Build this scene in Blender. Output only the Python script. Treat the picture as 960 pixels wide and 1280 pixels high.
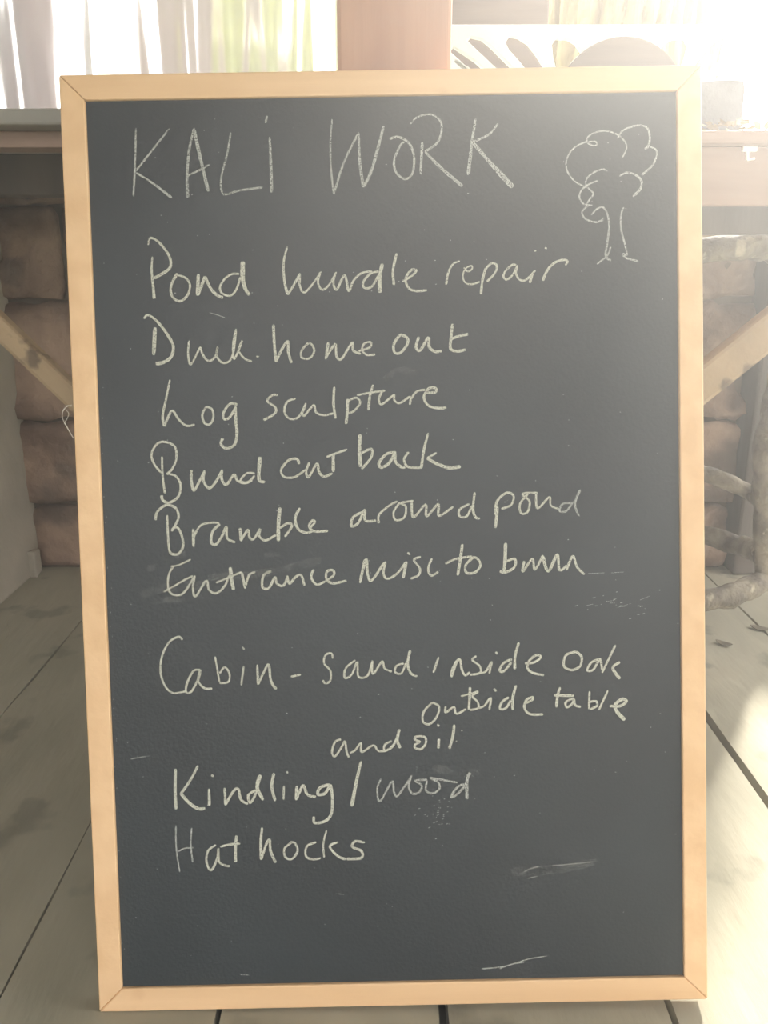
import bpy, bmesh, math, random
from mathutils import Vector, Matrix, noise

for o in list(bpy.data.objects):
    bpy.data.objects.remove(o)
C = bpy.context.scene.collection
S = bpy.context.scene
R = math.radians

# ------------------------------------------------------------------ camera, sky, sun, exposure
F, PX, PY = 1035.0, 480.0, 640.0
PITCH = R(16.9)
CAM = Vector((0, 0, 0.708))
cd = bpy.data.cameras.new('camera')
cd.sensor_fit = 'VERTICAL'; cd.sensor_height = 24.0; cd.lens = 24.0 * F / 1280.0
cd.clip_start = 0.02
cam = bpy.data.objects.new('camera', cd); C.objects.link(cam)
cam.location = CAM; cam.rotation_euler = (R(90) - PITCH, 0, 0)
S.camera = cam

w = bpy.data.worlds.new('sky'); S.world = w; w.use_nodes = True
wb = w.node_tree.nodes['Background']
wb.inputs[0].default_value = (1.0, 0.985, 0.95, 1); wb.inputs[1].default_value = 7.5

SUN_DIR = Vector((0.385, 0.72, 0.57)).normalized()
sd = bpy.data.lights.new('sun', 'SUN'); sd.energy = 22.0; sd.angle = R(6.0); sd.color = (1.0, 0.95, 0.86)
sun = bpy.data.objects.new('sun', sd); C.objects.link(sun)
sun.rotation_euler = SUN_DIR.to_track_quat('Z', 'Y').to_euler()
sun.location = SUN_DIR * 8

S.view_settings.view_transform = 'Standard'; S.view_settings.look = 'None'
S.view_settings.gamma = 1.0; S.view_settings.use_curve_mapping = False
S.view_settings.exposure = -0.38
VEIL_DENSITY = 0.21

# ------------------------------------------------------------------ helpers
def ray(px, py):
    u = (px - PX) / F; v = (PY - py) / F
    return Vector((u, math.cos(PITCH) + v * math.sin(PITCH), v * math.cos(PITCH) - math.sin(PITCH)))
def at(px, py, Y):
    d = ray(px, py); return CAM + d * ((Y - CAM.y) / d.y)
def on_floor(px, py, z=0.0):
    d = ray(px, py); return CAM + d * ((z - CAM.z) / d.z)

def s2l(c):
    return tuple(((v / 255) / 12.92 if v / 255 <= 0.04045 else ((v / 255 + 0.055) / 1.055) ** 2.4) for v in c)

def mat(name, c1, c2=None, scale=(6, 6, 6), rough=0.7, bump=0.0, bscale=None, detail=6, spots=None, metallic=0, contrast=(0.35, 0.65), coord='Object', distort=0.4):
    m = bpy.data.materials.new(name); m.use_nodes = True
    nt = m.node_tree; N = nt.nodes; L = nt.links
    b = N['Principled BSDF']; b.inputs['Roughness'].default_value = rough; b.inputs['Metallic'].default_value = metallic
    c1 = s2l(c1) + (1,)
    b.inputs['Base Color'].default_value = c1
    tc = N.new('ShaderNodeTexCoord')
    if c2:
        c2 = s2l(c2) + (1,)
        mp = N.new('ShaderNodeMapping'); mp.inputs['Scale'].default_value = scale
        L.new(tc.outputs[coord], mp.inputs[0])
        n = N.new('ShaderNodeTexNoise'); n.inputs['Scale'].default_value = 1; n.inputs['Detail'].default_value = detail
        n.inputs['Distortion'].default_value = distort
        L.new(mp.outputs[0], n.inputs['Vector'])
        r = N.new('ShaderNodeValToRGB'); r.color_ramp.elements[0].position = contrast[0]; r.color_ramp.elements[1].position = contrast[1]
        r.color_ramp.elements[0].color = c1; r.color_ramp.elements[1].color = c2
        L.new(n.outputs[0], r.inputs[0])
        out = r.outputs[0]
        if spots:
            col, sc, th, am = spots
            n2 = N.new('ShaderNodeTexNoise'); n2.inputs['Scale'].default_value = sc; n2.inputs['Detail'].default_value = 4
            L.new(tc.outputs[coord], n2.inputs['Vector'])
            r2 = N.new('ShaderNodeValToRGB'); r2.color_ramp.elements[0].position = th; r2.color_ramp.elements[1].position = th + 0.07
            r2.color_ramp.elements[0].color = (0, 0, 0, 1); r2.color_ramp.elements[1].color = (am, am, am, 1)
            L.new(n2.outputs[0], r2.inputs[0])
            mx = N.new('ShaderNodeMix'); mx.data_type = 'RGBA'
            L.new(r2.outputs[0], mx.inputs['Factor']); L.new(out, mx.inputs[6]); mx.inputs[7].default_value = s2l(col) + (1,)
            out = mx.outputs[2]
        L.new(out, b.inputs['Base Color'])
    if bump:
        mp2 = N.new('ShaderNodeMapping'); mp2.inputs['Scale'].default_value = bscale or scale
        L.new(tc.outputs[coord], mp2.inputs[0])
        nb = N.new('ShaderNodeTexNoise'); nb.inputs['Scale'].default_value = 1; nb.inputs['Detail'].default_value = 8
        L.new(mp2.outputs[0], nb.inputs['Vector'])
        bp = N.new('ShaderNodeBump'); bp.inputs['Strength'].default_value = bump; bp.inputs['Distance'].default_value = 0.01
        L.new(nb.outputs[0], bp.inputs['Height']); L.new(bp.outputs[0], b.inputs['Normal'])
    return m

def obj(name, bm, m, parent=None, smooth=False, bevel=0.0, segs=2):
    me = bpy.data.meshes.new(name); bmesh.ops.recalc_face_normals(bm, faces=bm.faces[:])
    bm.to_mesh(me); bm.free()
    o = bpy.data.objects.new(name, me); C.objects.link(o)
    if m: me.materials.append(m)
    if smooth:
        for p in me.polygons: p.use_smooth = True
    if bevel:
        b = o.modifiers.new('bevel', 'BEVEL'); b.width = bevel; b.segments = segs; b.limit_method = 'ANGLE'
    if parent: o.parent = parent; o.matrix_parent_inverse = Matrix()
    return o
def thing(name, label, cat, loc=(0, 0, 0), group=None):
    o = bpy.data.objects.new(name, None); C.objects.link(o); o.location = loc; o.empty_display_size = 0.1
    return tag(o, label, cat, group)
def tag(o, label, cat, group=None, kind=None):
    o['label'] = label; o['category'] = cat
    if group: o['group'] = group
    if kind: o['kind'] = kind
    return o
def struct(o, label=None, cat=None):
    o['kind'] = 'structure'
    if label: o['label'] = label
    if cat: o['category'] = cat
    return o
def BM(): return bmesh.new()
def box(bm, x0, x1, y0, y1, z0, z1):
    vs = [bm.verts.new((x, y, z)) for x in (x0, x1) for y in (y0, y1) for z in (z0, z1)]
    for f in ((0, 1, 3, 2), (4, 6, 7, 5), (0, 4, 5, 1), (2, 3, 7, 6), (0, 2, 6, 4), (1, 5, 7, 3)):
        bm.faces.new([vs[i] for i in f])
def bar(bm, a, b, wd, th, side):
    """square bar from a to b; width wd along 'side', thickness th across"""
    a = Vector(a); b = Vector(b); d = (b - a).normalized(); s = Vector(side); s = (s - d * s.dot(d)).normalized(); t = d.cross(s)
    q = [[p + s * (i * wd / 2) + t * (j * th / 2) for i, j in ((-1, -1), (1, -1), (1, 1), (-1, 1))] for p in (a, b)]
    v = [[bm.verts.new(p) for p in r_] for r_ in q]
    bm.faces.new(v[0][::-1]); bm.faces.new(v[1])
    for i in range(4): bm.faces.new((v[0][i], v[0][(i + 1) % 4], v[1][(i + 1) % 4], v[1][i]))
def tube(bm, pts, rad, n=14, closed=False, rough=0.0, seed=0, sub=6):
    pts = [Vector(p) for p in pts]
    if not isinstance(rad, (list, tuple)): rad = [rad] * len(pts)
    P = []; Q = []; m = len(pts)
    for i in range(m if closed else m - 1):
        g = lambda k: pts[k % m] if closed else pts[max(0, min(m - 1, k))]
        p0, p1, p2, p3 = g(i - 1), g(i), g(i + 1), g(i + 2)
        for k in range(sub):
            t = k / sub
            P.append(0.5 * (2 * p1 + (p2 - p0) * t + (2 * p0 - 5 * p1 + 4 * p2 - p3) * t * t + (3 * p1 - p0 - 3 * p2 + p3) * t ** 3))
            Q.append(rad[i] * (1 - t) + rad[(i + 1) % m] * t)
    if not closed: P.append(pts[-1]); Q.append(rad[-1])
    K = len(P); rings = []; up = None
    for i in range(K):
        d = (P[(i + 1) % K] - P[i - 1]) if closed else (P[min(K - 1, i + 1)] - P[max(0, i - 1)])
        d.normalize()
        if up is None: up = Vector((0, 0, 1)) if abs(d.z) < 0.9 else Vector((1, 0, 0))
        s = d.cross(up).normalized(); up = s.cross(d).normalized()
        rg = []
        for k in range(n):
            a = 2 * math.pi * k / n
            v = s * math.cos(a) + up * math.sin(a)
            rr = Q[i]
            if rough: rr *= 1 + rough * noise.fractal((P[i] + v * Q[i]) * 28 + Vector((seed, 0, 0)), 1, 2, 3)
            rg.append(bm.verts.new(P[i] + v * rr))
        rings.append(rg)
    for i in range(K if closed else K - 1):
        A, B = rings[i], rings[(i + 1) % K]
        for k in range(n): bm.faces.new((A[k], A[(k + 1) % n], B[(k + 1) % n], B[k]))
    if not closed: bm.faces.new(rings[0][::-1]); bm.faces.new(rings[-1])
def rnd_block(bm, x0, x1, y0, y1, z0, z1, seed, amp=0.012, nx=9, nz=7, ny=3):
    """rough hewn block: a subdivided box with rounded edges and noise"""
    b2 = BM(); box(b2, -1, 1, -1, 1, -1, 1)
    bmesh.ops.subdivide_edges(b2, edges=b2.edges[:], cuts=7, use_grid_fill=True)
    c = Vector(((x0 + x1) / 2, (y0 + y1) / 2, (z0 + z1) / 2)); h = Vector(((x1 - x0) / 2, (y1 - y0) / 2, (z1 - z0) / 2))
    idx = {}
    for v in b2.verts:
        p = v.co.copy(); r_ = 0.16
        q = Vector([max(-1 + r_, min(1 - r_, k)) for k in p]); d = p - q
        if d.length > 1e-6: p = q + d.normalized() * min(d.length, r_)
        p = c + Vector((p.x * h.x, p.y * h.y, p.z * h.z))
        n_ = noise.fractal(p * 9 + Vector((seed, seed * .3, 0)), 1, 2, 5)
        n2 = noise.fractal(p * 30 + Vector((seed, 0, 0)), 1, 2, 3)
        p += (p - c).normalized() * 0 + Vector((0.3 * n_ * amp, -n_ * amp - n2 * amp * .35, 0.4 * n2 * amp))
        idx[v] = bm.verts.new(p)
    for f in b2.faces: bm.faces.new([idx[v] for v in f.verts])
    b2.free()

random.seed(4)
# ------------------------------------------------------------------ materials
M = {}
M['plank'] = mat('weathered_plank', (150, 145, 126), (172, 165, 145), (6, 3.0, 6), 0.85, 0.16, (50, 12, 20), spots=((112, 108, 94), 9, 0.60, 0.6))
M['under'] = mat('earth_below', (48, 44, 38))
M['stone'] = mat('rough_stone', (102, 82, 71), (152, 128, 110), (9, 9, 9), 0.95, 1.0, (30, 30, 30), spots=((74, 66, 62), 5, 0.56, 0.7))
M['mortar'] = mat('mortar', (76, 66, 58), (96, 84, 72), (20, 20, 20), 0.95, 0.6)
M['plaster'] = mat('pale_plaster', (138, 130, 116), (156, 147, 132), (5, 5, 5), 0.9, 0.4, (30, 30, 30))
M['post'] = mat('reddish_wood', (168, 122, 98), (186, 142, 116), (26, 26, 1.3), 0.6, 0.15, (60, 60, 3))
M['brace'] = mat('brace_wood', (150, 128, 100), (176, 152, 120), (9, 9, 9), 0.75, 0.4, (30, 30, 30), spots=((92, 76, 60), 24, 0.585, 0.9))
M['rail'] = mat('brown_board', (142, 118, 104), (160, 134, 118), (3, 20, 20), 0.7, 0.2)
M['darkwood'] = mat('dark_wood', (70, 62, 56), (92, 82, 74), (20, 20, 3), 0.8, 0.3)
M['top'] = mat('grey_worktop', (138, 134, 126), (160, 156, 146), (4, 12, 12), 0.6, 0.2)
M['frame'] = mat('pale_pine', (222, 182, 136), (234, 196, 152), (30, 30, 2.2), 0.5, 0.08, (80, 80, 4), spots=((196, 148, 98), 9, 0.66, 0.5))
M['frame_h'] = mat('pale_pine_across', (222, 182, 136), (234, 196, 152), (2.2, 30, 30), 0.5, 0.08, (4, 80, 80), spots=((196, 148, 98), 9, 0.66, 0.5))
M['slate'] = mat('blackboard_paint', (28, 35, 41), (37, 45, 51), (5, 5, 9), 0.5, 0.08, (300, 300, 300))
M['white'] = mat('white_plastic', (246, 246, 242), (238, 238, 234), (8, 8, 8), 0.4)
M['hub'] = mat('dark_brown_panel', (104, 88, 82), (118, 100, 92), (3, 3, 30), 0.7, 0.2)
M['bark'] = mat('tree_bark', (128, 112, 84), (176, 160, 120), (14, 14, 4), 0.95, 0.8, (30, 30, 10))
M['branch'] = mat('barked_branch', (84, 76, 66), (142, 132, 114), (22, 22, 22), 0.8, 0.9, (60, 60, 60), spots=((190, 180, 158), 26, 0.60, 0.7))
M['seat'] = mat('stool_seat', (196, 182, 160), (212, 198, 176), (6, 26, 26), 0.5, 0.2)
M['block'] = mat('dark_grey_block', (98, 98, 102), (120, 120, 122), (12, 12, 12), 0.85, 0.6, (40, 40, 40))
M['leafdry'] = mat('dry_leaf', (196, 182, 150), (150, 130, 98), (30, 30, 30), 0.8)
M['grass'] = mat('grass_ground', (96, 118, 58), (132, 150, 80), (3, 3, 3), 0.9)
M['leaf'] = mat('green_leaf', (128, 156, 62), (168, 190, 84), (6, 6, 6), 0.6)
M['leaf2'] = mat('bright_leaf', (192, 202, 84), (206, 212, 100), (6, 6, 6), 0.6)
M['bottle'] = mat('mauve_glass', (120, 96, 96), (136, 110, 106), (6, 6, 6), 0.25)
M['roofing'] = mat('roof_boards', (120, 98, 78), (140, 116, 94), (3, 14, 14), 0.8)
M['cob'] = mat('cobweb', (214, 210, 200))

def chalk_mat(name, thr, col=(208, 208, 196), sc=900, soft=0.10):
    m = bpy.data.materials.new(name); m.use_nodes = True
    nt = m.node_tree; N = nt.nodes; L = nt.links; b = N['Principled BSDF']
    b.inputs['Base Color'].default_value = s2l(col) + (1,); b.inputs['Roughness'].default_value = 1.0
    b.inputs['Specular IOR Level'].default_value = 0.0
    tc = N.new('ShaderNodeTexCoord'); n = N.new('ShaderNodeTexNoise'); n.inputs['Scale'].default_value = sc; n.inputs['Detail'].default_value = 3
    L.new(tc.outputs['Object'], n.inputs['Vector'])
    r = N.new('ShaderNodeValToRGB'); r.color_ramp.elements[0].position = thr; r.color_ramp.elements[1].position = thr + soft
    L.new(n.outputs[0], r.inputs[0]); L.new(r.outputs[0], b.inputs['Alpha'])
    return m
M['chalk'] = chalk_mat('white_chalk', 0.30, (200, 200, 186), 900, 0.2)
M['chalk_thin'] = chalk_mat('thin_white_chalk', 0.33, (186, 188, 182), 900, 0.24)
M['smudge'] = chalk_mat('chalk_dust', 0.40, (150, 152, 148), 60, 0.5)
for n_ in M['smudge'].node_tree.nodes:
    if n_.type == 'VALTORGB': n_.color_ramp.elements[1].color = (0.34, 0.34, 0.34, 1)

# ------------------------------------------------------------------ structure
# floor of wide weathered planks that run away from the camera
edges = [-2.26, -2.02, -1.78, -1.53, -1.29, -1.07, -0.86, -0.622, -0.386, -0.163, 0.059, 0.284, 0.525, 0.76, 0.98, 1.22, 1.45, 1.68, 1.92, 2.16]
gaps = {-0.386: 0.003, -0.622: 0.004, 0.059: 0.008, 0.284: 0.007, 0.525: 0.013}
bm = BM()
for i in range(len(edges) - 1):
    g0 = gaps.get(edges[i], 0.005) / 2; g1 = gaps.get(edges[i + 1], 0.005) / 2
    x0, x1 = edges[i] + g0, edges[i + 1] - g1
    nseg = 40
    dz = random.uniform(-0.002, 0.0)
    rows = []
    for k in range(nseg + 1):
        y = -1.6 + 3.55 * k / nseg
        e = 0.0025 * noise.noise(Vector((x0 * 7, y * 6, 0))); e2 = 0.0025 * noise.noise(Vector((x1 * 7, y * 6, 3)))
        rows.append([bm.verts.new((x0 + e, y, dz)), bm.verts.new((x1 + e2, y, dz)), bm.verts.new((x1 + e2, y, -0.03)), bm.verts.new((x0 + e, y, -0.03))])
    for a, b in zip(rows, rows[1:]):
        for k in range(4): bm.faces.new((a[k], a[(k + 1) % 4], b[(k + 1) % 4], b[k]))
    bm.faces.new(rows[0]); bm.faces.new(rows[-1][::-1])
floor = struct(obj('floor', bm, M['plank']), 'weathered grey plank floor with dark gaps between wide boards', 'floor')
bm = BM(); box(bm, -9, 9, -9, 14, -0.10, -0.05)
struct(obj('ground', bm, M['grass']), 'grassy ground outside the shelter', 'ground')
bm = BM(); box(bm, -2.3, 2.2, -1.7, 1.96, -0.05, -0.032)
struct(obj('trim_1', bm, M['under']), 'dark earth under the floor planks', 'ground')

# rough stone back wall in courses
bm = BM()
WY = 1.85
XR = at(912, 686, WY).x
zc = [0.0, at(60, 633, WY).z, at(60, 526, WY).z, at(60, 376, WY).z, at(60, 256, WY).z, 0.842]
for i in range(5):
    x = -2.3 + random.uniform(-.1, 0)
    brk = [at(-130, 600, WY).x, at(35 + [0, 40, 0, 45, 0][i], 600, WY).x]
    while x < XR - 0.01:
        wd = random.uniform(0.26, 0.46); x1 = min(x + wd, XR)
        if XR - x1 < 0.12: x1 = XR
        rnd_block(bm, x + 0.003, x1 - 0.003, WY, WY + 0.22, zc[i] + 0.004, zc[i + 1] - 0.004, random.uniform(0, 90), 0.034 if i > 1 else 0.022)
        x = x1
wall = obj('wall_back', bm, M['stone'], smooth=True)
bm = BM(); x = XR + 0.12  # unseen low wall, added so its shadow falls on the right floor
for k in range(4):
    for (za, zb) in ((0.0, 0.2), (0.204, 0.35), (0.354, 0.50)): rnd_block(bm, x + 0.003, x + 0.29, WY + 0.02, WY + 0.22, za, zb, random.uniform(0, 90), 0.012)
    x += 0.293
struct(obj('low_shade_wall', bm, M['stone'], smooth=True), 'unseen low stone wall added beyond the corner post to shade the floor', 'wall')
struct(wall, 'rough brown stone wall in courses behind the chalkboard', 'wall')
bm = BM(); box(bm, -2.3, XR - 0.01, WY + 0.025, WY + 0.2, 0, 0.85); obj('mortar_bed', bm, M['mortar'], wall)
# plastered side wall on the left
xl = at(47, 700, WY).x
bm = BM(); box(bm, xl - 0.3, xl, 1.30, WY + 0.03, -0.004, 0.853)
struct(obj('wall_left', bm, M['plaster'], bevel=0.01), 'pale plastered side wall left of the stone wall', 'wall')
# unseen left wall and roof, added to keep the interior in shade
bm = BM(); box(bm, -2.45, -2.3, -1.7, 2.05, -0.03, 2.3)
struct(obj('side_shade_wall', bm, M['plaster']), 'unseen plaster wall added to darken the left side', 'wall')
bm = BM(); box(bm, -2.6, 2.3, -1.8, 2.25, 2.30, 2.36)
struct(obj('shade_roof', bm, M['roofing']), 'unseen boarded roof added to shade the interior', 'shade_roof')

# unseen front wall with doorway and short right wall, added to limit daylight
bm = BM(); box(bm, -2.45, -1.3, -1.85, -1.7, -0.03, 2.3); box(bm, 1.3, 2.3, -1.85, -1.7, -0.03, 2.3); box(bm, -1.3, 1.3, -1.85, -1.7, 2.0, 2.3)
struct(obj('front_shade_wall', bm, M['plaster']), 'unseen plaster wall with a doorway, added behind the viewpoint to limit daylight', 'wall')
bm = BM(); box(bm, 2.2, 2.3, -1.7, -0.2, -0.03, 2.3)
struct(obj('right_shade_wall', bm, M['plaster']), 'unseen short plaster wall added to cut daylight from the right', 'wall')

# ------------------------------------------------------------------ chalkboard
SKEW = -0.0073   # the old frame is a touch out of square
B0 = Vector((0.01978, 0.63897, 0.00478)); BX = Vector((0.99982, 0.00947, 0.01641)).normalized()
BYv = Vector((-0.0182, 0.2441, 0.96958)); BYv = (BYv - BX * BYv.dot(BX)).normalized(); BN = BX.cross(BYv).normalized()   # BN points to the viewer
BMAT = Matrix((BX, BYv, BN)).transposed().to_4x4(); BMAT.translation = B0 + Vector((0, 0, 0.0005))
# local axes of the board: x along its width, y up its face, z towards the viewer
board = thing('chalkboard', 'tall chalkboard in a pale pine frame, covered in chalk writing, leaning on the post', 'chalkboard', (0, 0, 0))
board.matrix_world = BMAT
IN = BMAT.inverted()
def bpt(px, py, z=0.0):
    """point on the board face (local coords) that the chalk mark sits on"""
    d = IN.to_3x3() @ ray(px, py); o = IN @ CAM
    return o + d * ((z - o.z) / d.z)
W2, H, FW, TH = 0.3, 0.9007, 0.0232, 0.019
def rail(name, pts, m):
    bm = BM()
    z0, z1 = 0.0, -TH
    a = [bm.verts.new((x + SKEW * y, y, z0)) for x, y in pts]; b = [bm.verts.new((x + SKEW * y, y, z1)) for x, y in pts]
    bm.faces.new(a); bm.faces.new(b[::-1])
    for i in range(4): bm.faces.new((a[i], b[i], b[(i + 1) % 4], a[(i + 1) % 4]))
    return obj(name, bm, m, board, bevel=0.0014)
g = 0.0002
rail('frame_rail', [(-W2, g), (-W2 + FW, FW + g), (-W2 + FW, H - FW - g), (-W2, H - g)], M['frame'])
rail('frame_rail', [(W2, g), (W2, H - g), (W2 - FW, H - FW - g), (W2 - FW, FW + g)], M['frame'])
rail('frame_rail', [(-W2, 0), (W2, 0), (W2 - FW, FW), (-W2 + FW, FW)], M['frame_h'])
rail('frame_rail', [(-W2, H), (-W2 + FW, H - FW), (W2 - FW, H - FW), (W2, H)], M['frame_h'])
bm = BM(); box(bm, -W2 + FW - 0.004, W2 - FW + 0.004, FW - 0.004, H - FW + 0.004, -0.012, -0.004)
for v in bm.verts: v.co.x += SKEW * v.co.y
slate = obj('slate_panel', bm, M['slate'], board)
ZS = -0.0036

def spline(p, n=7):
    if len(p) < 3: 
        return [Vector((p[0][0] + (p[1][0] - p[0][0]) * k / 8, p[0][1] + (p[1][1] - p[0][1]) * k / 8)) for k in range(9)]
    out = []
    for i in range(len(p) - 1):
        g_ = lambda k: Vector(p[max(0, min(len(p) - 1, k))])
        p0, p1, p2, p3 = g_(i - 1), g_(i), g_(i + 1), g_(i + 2)
        for k in range(n):
            t = k / n
            out.append(0.5 * (2 * p1 + (p2 - p0) * t + (2 * p0 - 5 * p1 + 4 * p2 - p3) * t * t + (3 * p1 - p0 - 3 * p2 + p3) * t ** 3))
    out.append(Vector(p[-1])); return out
ZC = [0.0]
def chalk(name, crops, m='chalk', label=None):
    for c in crops: chalk_patch(name, [c], m, label)
def chalk_patch(name, crops, m, label):
    """chalk strokes on the slate: every stroke is (width_start, width_end, [(x, y) ...]) in the units of its patch (x0, y0, scale)"""
    bm = BM()
    for x0, y0, sc, strokes in crops:
        for w0, w1, pts in strokes:
            P = [Vector((x0 + p.x / sc, y0 + p.y / sc)) for p in spline(pts)]
            ZC[0] += 0.0000012
            prev = None
            for i, p in enumerate(P):
                d = (P[min(i + 1, len(P) - 1)] - P[max(i - 1, 0)])
                if d.length < 1e-6: continue
                d.normalize(); nr = Vector((-d.y, d.x))
                t = i / (len(P) - 1)
                wd = 0.88 * (w0 * (1 - t) + w1 * t) * (1 + 0.22 * noise.noise(Vector((p.x * .35, p.y * .35, ZC[0] * 9e4)))) / 2
                if i in (0, len(P) - 1): wd *= 0.6
                a = bpt(*(p + nr * wd), ZS + ZC[0]); b = bpt(*(p - nr * wd), ZS + ZC[0])
                cur = (bm.verts.new(a), bm.verts.new(b))
                if prev: bm.faces.new((prev[0], prev[1], cur[1], cur[0]))
                prev = cur
    o = obj(name, bm, M[m], slate)
    if label: o['label'] = label
    if name in ('chalk_specks', 'chalk_smudge'): o['kind'] = 'stuff'
    return o

K1 = 3.84
chalk('chalk_heading', [(150, 130, K1, [
    (2.4, 3, [(76, 116), (72, 290), (64, 444)]), (2.4, 3, [(238, 116), (150, 228), (72, 326)]), (2.6, 4, [(72, 326), (160, 382), (248, 450)]),
    (3, 4.4, [(356, 116), (332, 220), (322, 350), (326, 450)]), (4.6, 4.6, [(354, 118), (388, 270), (424, 420)]), (3, 2.4, [(322, 344), (380, 318), (430, 290)]),
    (2.4, 3, [(532, 136), (514, 240), (486, 350), (488, 418), (510, 434), (570, 416), (684, 400)]),
    (3, 4.6, [(718, 158), (724, 280), (728, 424)]), (3.4, 3.4, [(706, 56), (698, 92)])]),
  (400, 130, 3.692, [
    (2.2, 3, [(56, 70), (48, 180), (52, 310), (64, 416)]), (3, 3, [(64, 416), (110, 270), (178, 132)]), (3, 4.6, [(178, 132), (184, 270), (200, 384)]), (4.4, 4, [(200, 384), (240, 300), (294, 102)]),
    (3.4, 3, [(320, 162), (360, 152), (410, 180), (434, 244), (426, 320), (392, 346), (352, 316), (342, 262), (368, 196), (390, 172)]),
    (4, 3.4, [(472, 176), (464, 326)]), (2.4, 3.4, [(416, 92), (450, 60), (510, 48), (552, 74), (562, 120), (540, 180), (484, 220)]), (3.4, 5.4, [(484, 220), (560, 296), (658, 380)]),
    (3.4, 5, [(718, 68), (700, 190), (684, 328)]), (2.6, 3.4, [(822, 90), (780, 140), (704, 176)]), (4, 8, [(704, 176), (790, 276), (890, 384)])])], 'chalk_thin')
chalk('chalk_tree_drawing', [(690, 140, 6.4, [
    (2.2, 2.2, [(290, 240), (340, 234), (362, 254), (340, 270), (296, 254), (278, 226), (310, 180), (400, 152), (490, 166), (560, 210), (598, 280), (562, 366)]),
    (2.2, 2.2, [(282, 236), (200, 270), (140, 330), (112, 410), (130, 490), (190, 560), (270, 600)]),
    (2.2, 3.4, [(524, 212), (560, 154), (640, 116), (720, 108), (770, 140), (782, 220), (764, 280), (740, 292)]),
    (2.4, 3, [(784, 278), (830, 300), (838, 350), (800, 430), (718, 504)]),
    (2.4, 3.8, [(540, 512), (600, 484), (670, 504), (716, 552), (704, 620), (646, 676)]),
    (2.4, 2.4, [(444, 476), (410, 458), (340, 480), (280, 530), (274, 590), (330, 650), (300, 700), (274, 744)]),
    (2.4, 2.6, [(370, 548), (300, 576), (236, 626), (220, 690), (260, 740), (322, 744)]),
    (2.4, 2.8, [(310, 740), (262, 770), (240, 810), (270, 856), (340, 880), (394, 870), (412, 848)]),
    (2.4, 3.2, [(316, 822), (360, 776), (408, 762), (444, 820), (458, 920), (440, 1060), (430, 1150), (470, 1190)]),
    (2.6, 2.4, [(470, 1080), (440, 1150), (360, 1216)]),
    (2.6, 2.8, [(572, 760), (550, 840), (556, 950), (584, 1060), (600, 1140), (568, 1136), (590, 1166), (690, 1194)])])], 'chalk_thin')
K2 = 5.333
chalk('chalk_writing', [(170, 290, K2, [
    (2.4, 4.6, [(80, 86), (96, 40), (150, 66), (210, 140), (232, 200), (216, 250), (122, 308)]), (2.6, 4.2, [(110, 164), (104, 250), (114, 360), (122, 446)]),
    (4, 3, [(276, 276), (240, 340), (232, 400), (256, 446), (300, 460), (344, 420), (360, 360), (336, 310), (272, 284)]),
    (5, 5, [(416, 280), (410, 424)]), (5, 4, [(410, 420), (440, 350), (460, 296)]), (4, 4, [(460, 296), (500, 380), (548, 426), (580, 436)]),
    (3, 3, [(688, 280), (640, 280), (590, 314), (560, 370), (576, 410), (630, 424), (670, 380), (696, 300)]), (6.6, 5, [(712, 196), (712, 310), (730, 380), (756, 420)])]),
  (340, 290, 4.8, [
    (2.4, 4, [(92, 88), (70, 180), (74, 290), (94, 376)]), (3.4, 3, [(94, 376), (130, 320), (168, 248)]), (3.4, 2.6, [(168, 250), (166, 320), (190, 362), (230, 330), (296, 238)]),
    (3.4, 2.6, [(290, 240), (276, 300), (300, 346), (340, 320), (386, 240)]), (3.4, 3, [(382, 242), (368, 300), (388, 346), (436, 260), (460, 354), (490, 290), (540, 246), (600, 236)]),
    (3.2, 3.2, [(640, 236), (590, 250), (548, 300), (556, 336), (600, 326), (640, 256)]), (5, 5.4, [(662, 190), (646, 280), (648, 364)]), (3.4, 3.8, [(748, 128), (726, 230), (732, 318)]),
    (3, 3.6, [(782, 298), (840, 262), (866, 230), (836, 228), (802, 280), (820, 336), (868, 354), (930, 348)])]),
  (540, 300, K2, [
    (2.4, 3.4, [(186, 140), (140, 160), (108, 220), (94, 298)]),
    (2.2, 2.6, [(212, 184), (240, 210), (268, 190), (262, 172), (226, 190), (206, 240), (224, 286), (270, 294), (318, 278)]),
    (3.4, 3.8, [(360, 184), (338, 260), (326, 362)]), (3, 3.2, [(352, 200), (396, 156), (432, 170), (420, 220), (366, 276)]),
    (3, 3, [(572, 176), (540, 164), (496, 200), (476, 240), (498, 264), (540, 230), (566, 180), (560, 220), (580, 260), (616, 270), (660, 236), (688, 202)]), (3.4, 4, [(672, 216), (652, 286)]),
    (4, 2.8, [(738, 272), (770, 200), (820, 150), (880, 132), (904, 144), (888, 168)]), (3, 3, [(686, 68), (692, 76)]), (2.6, 2.6, [(752, 52), (766, 56)])])])
K3 = 4.364
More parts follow.
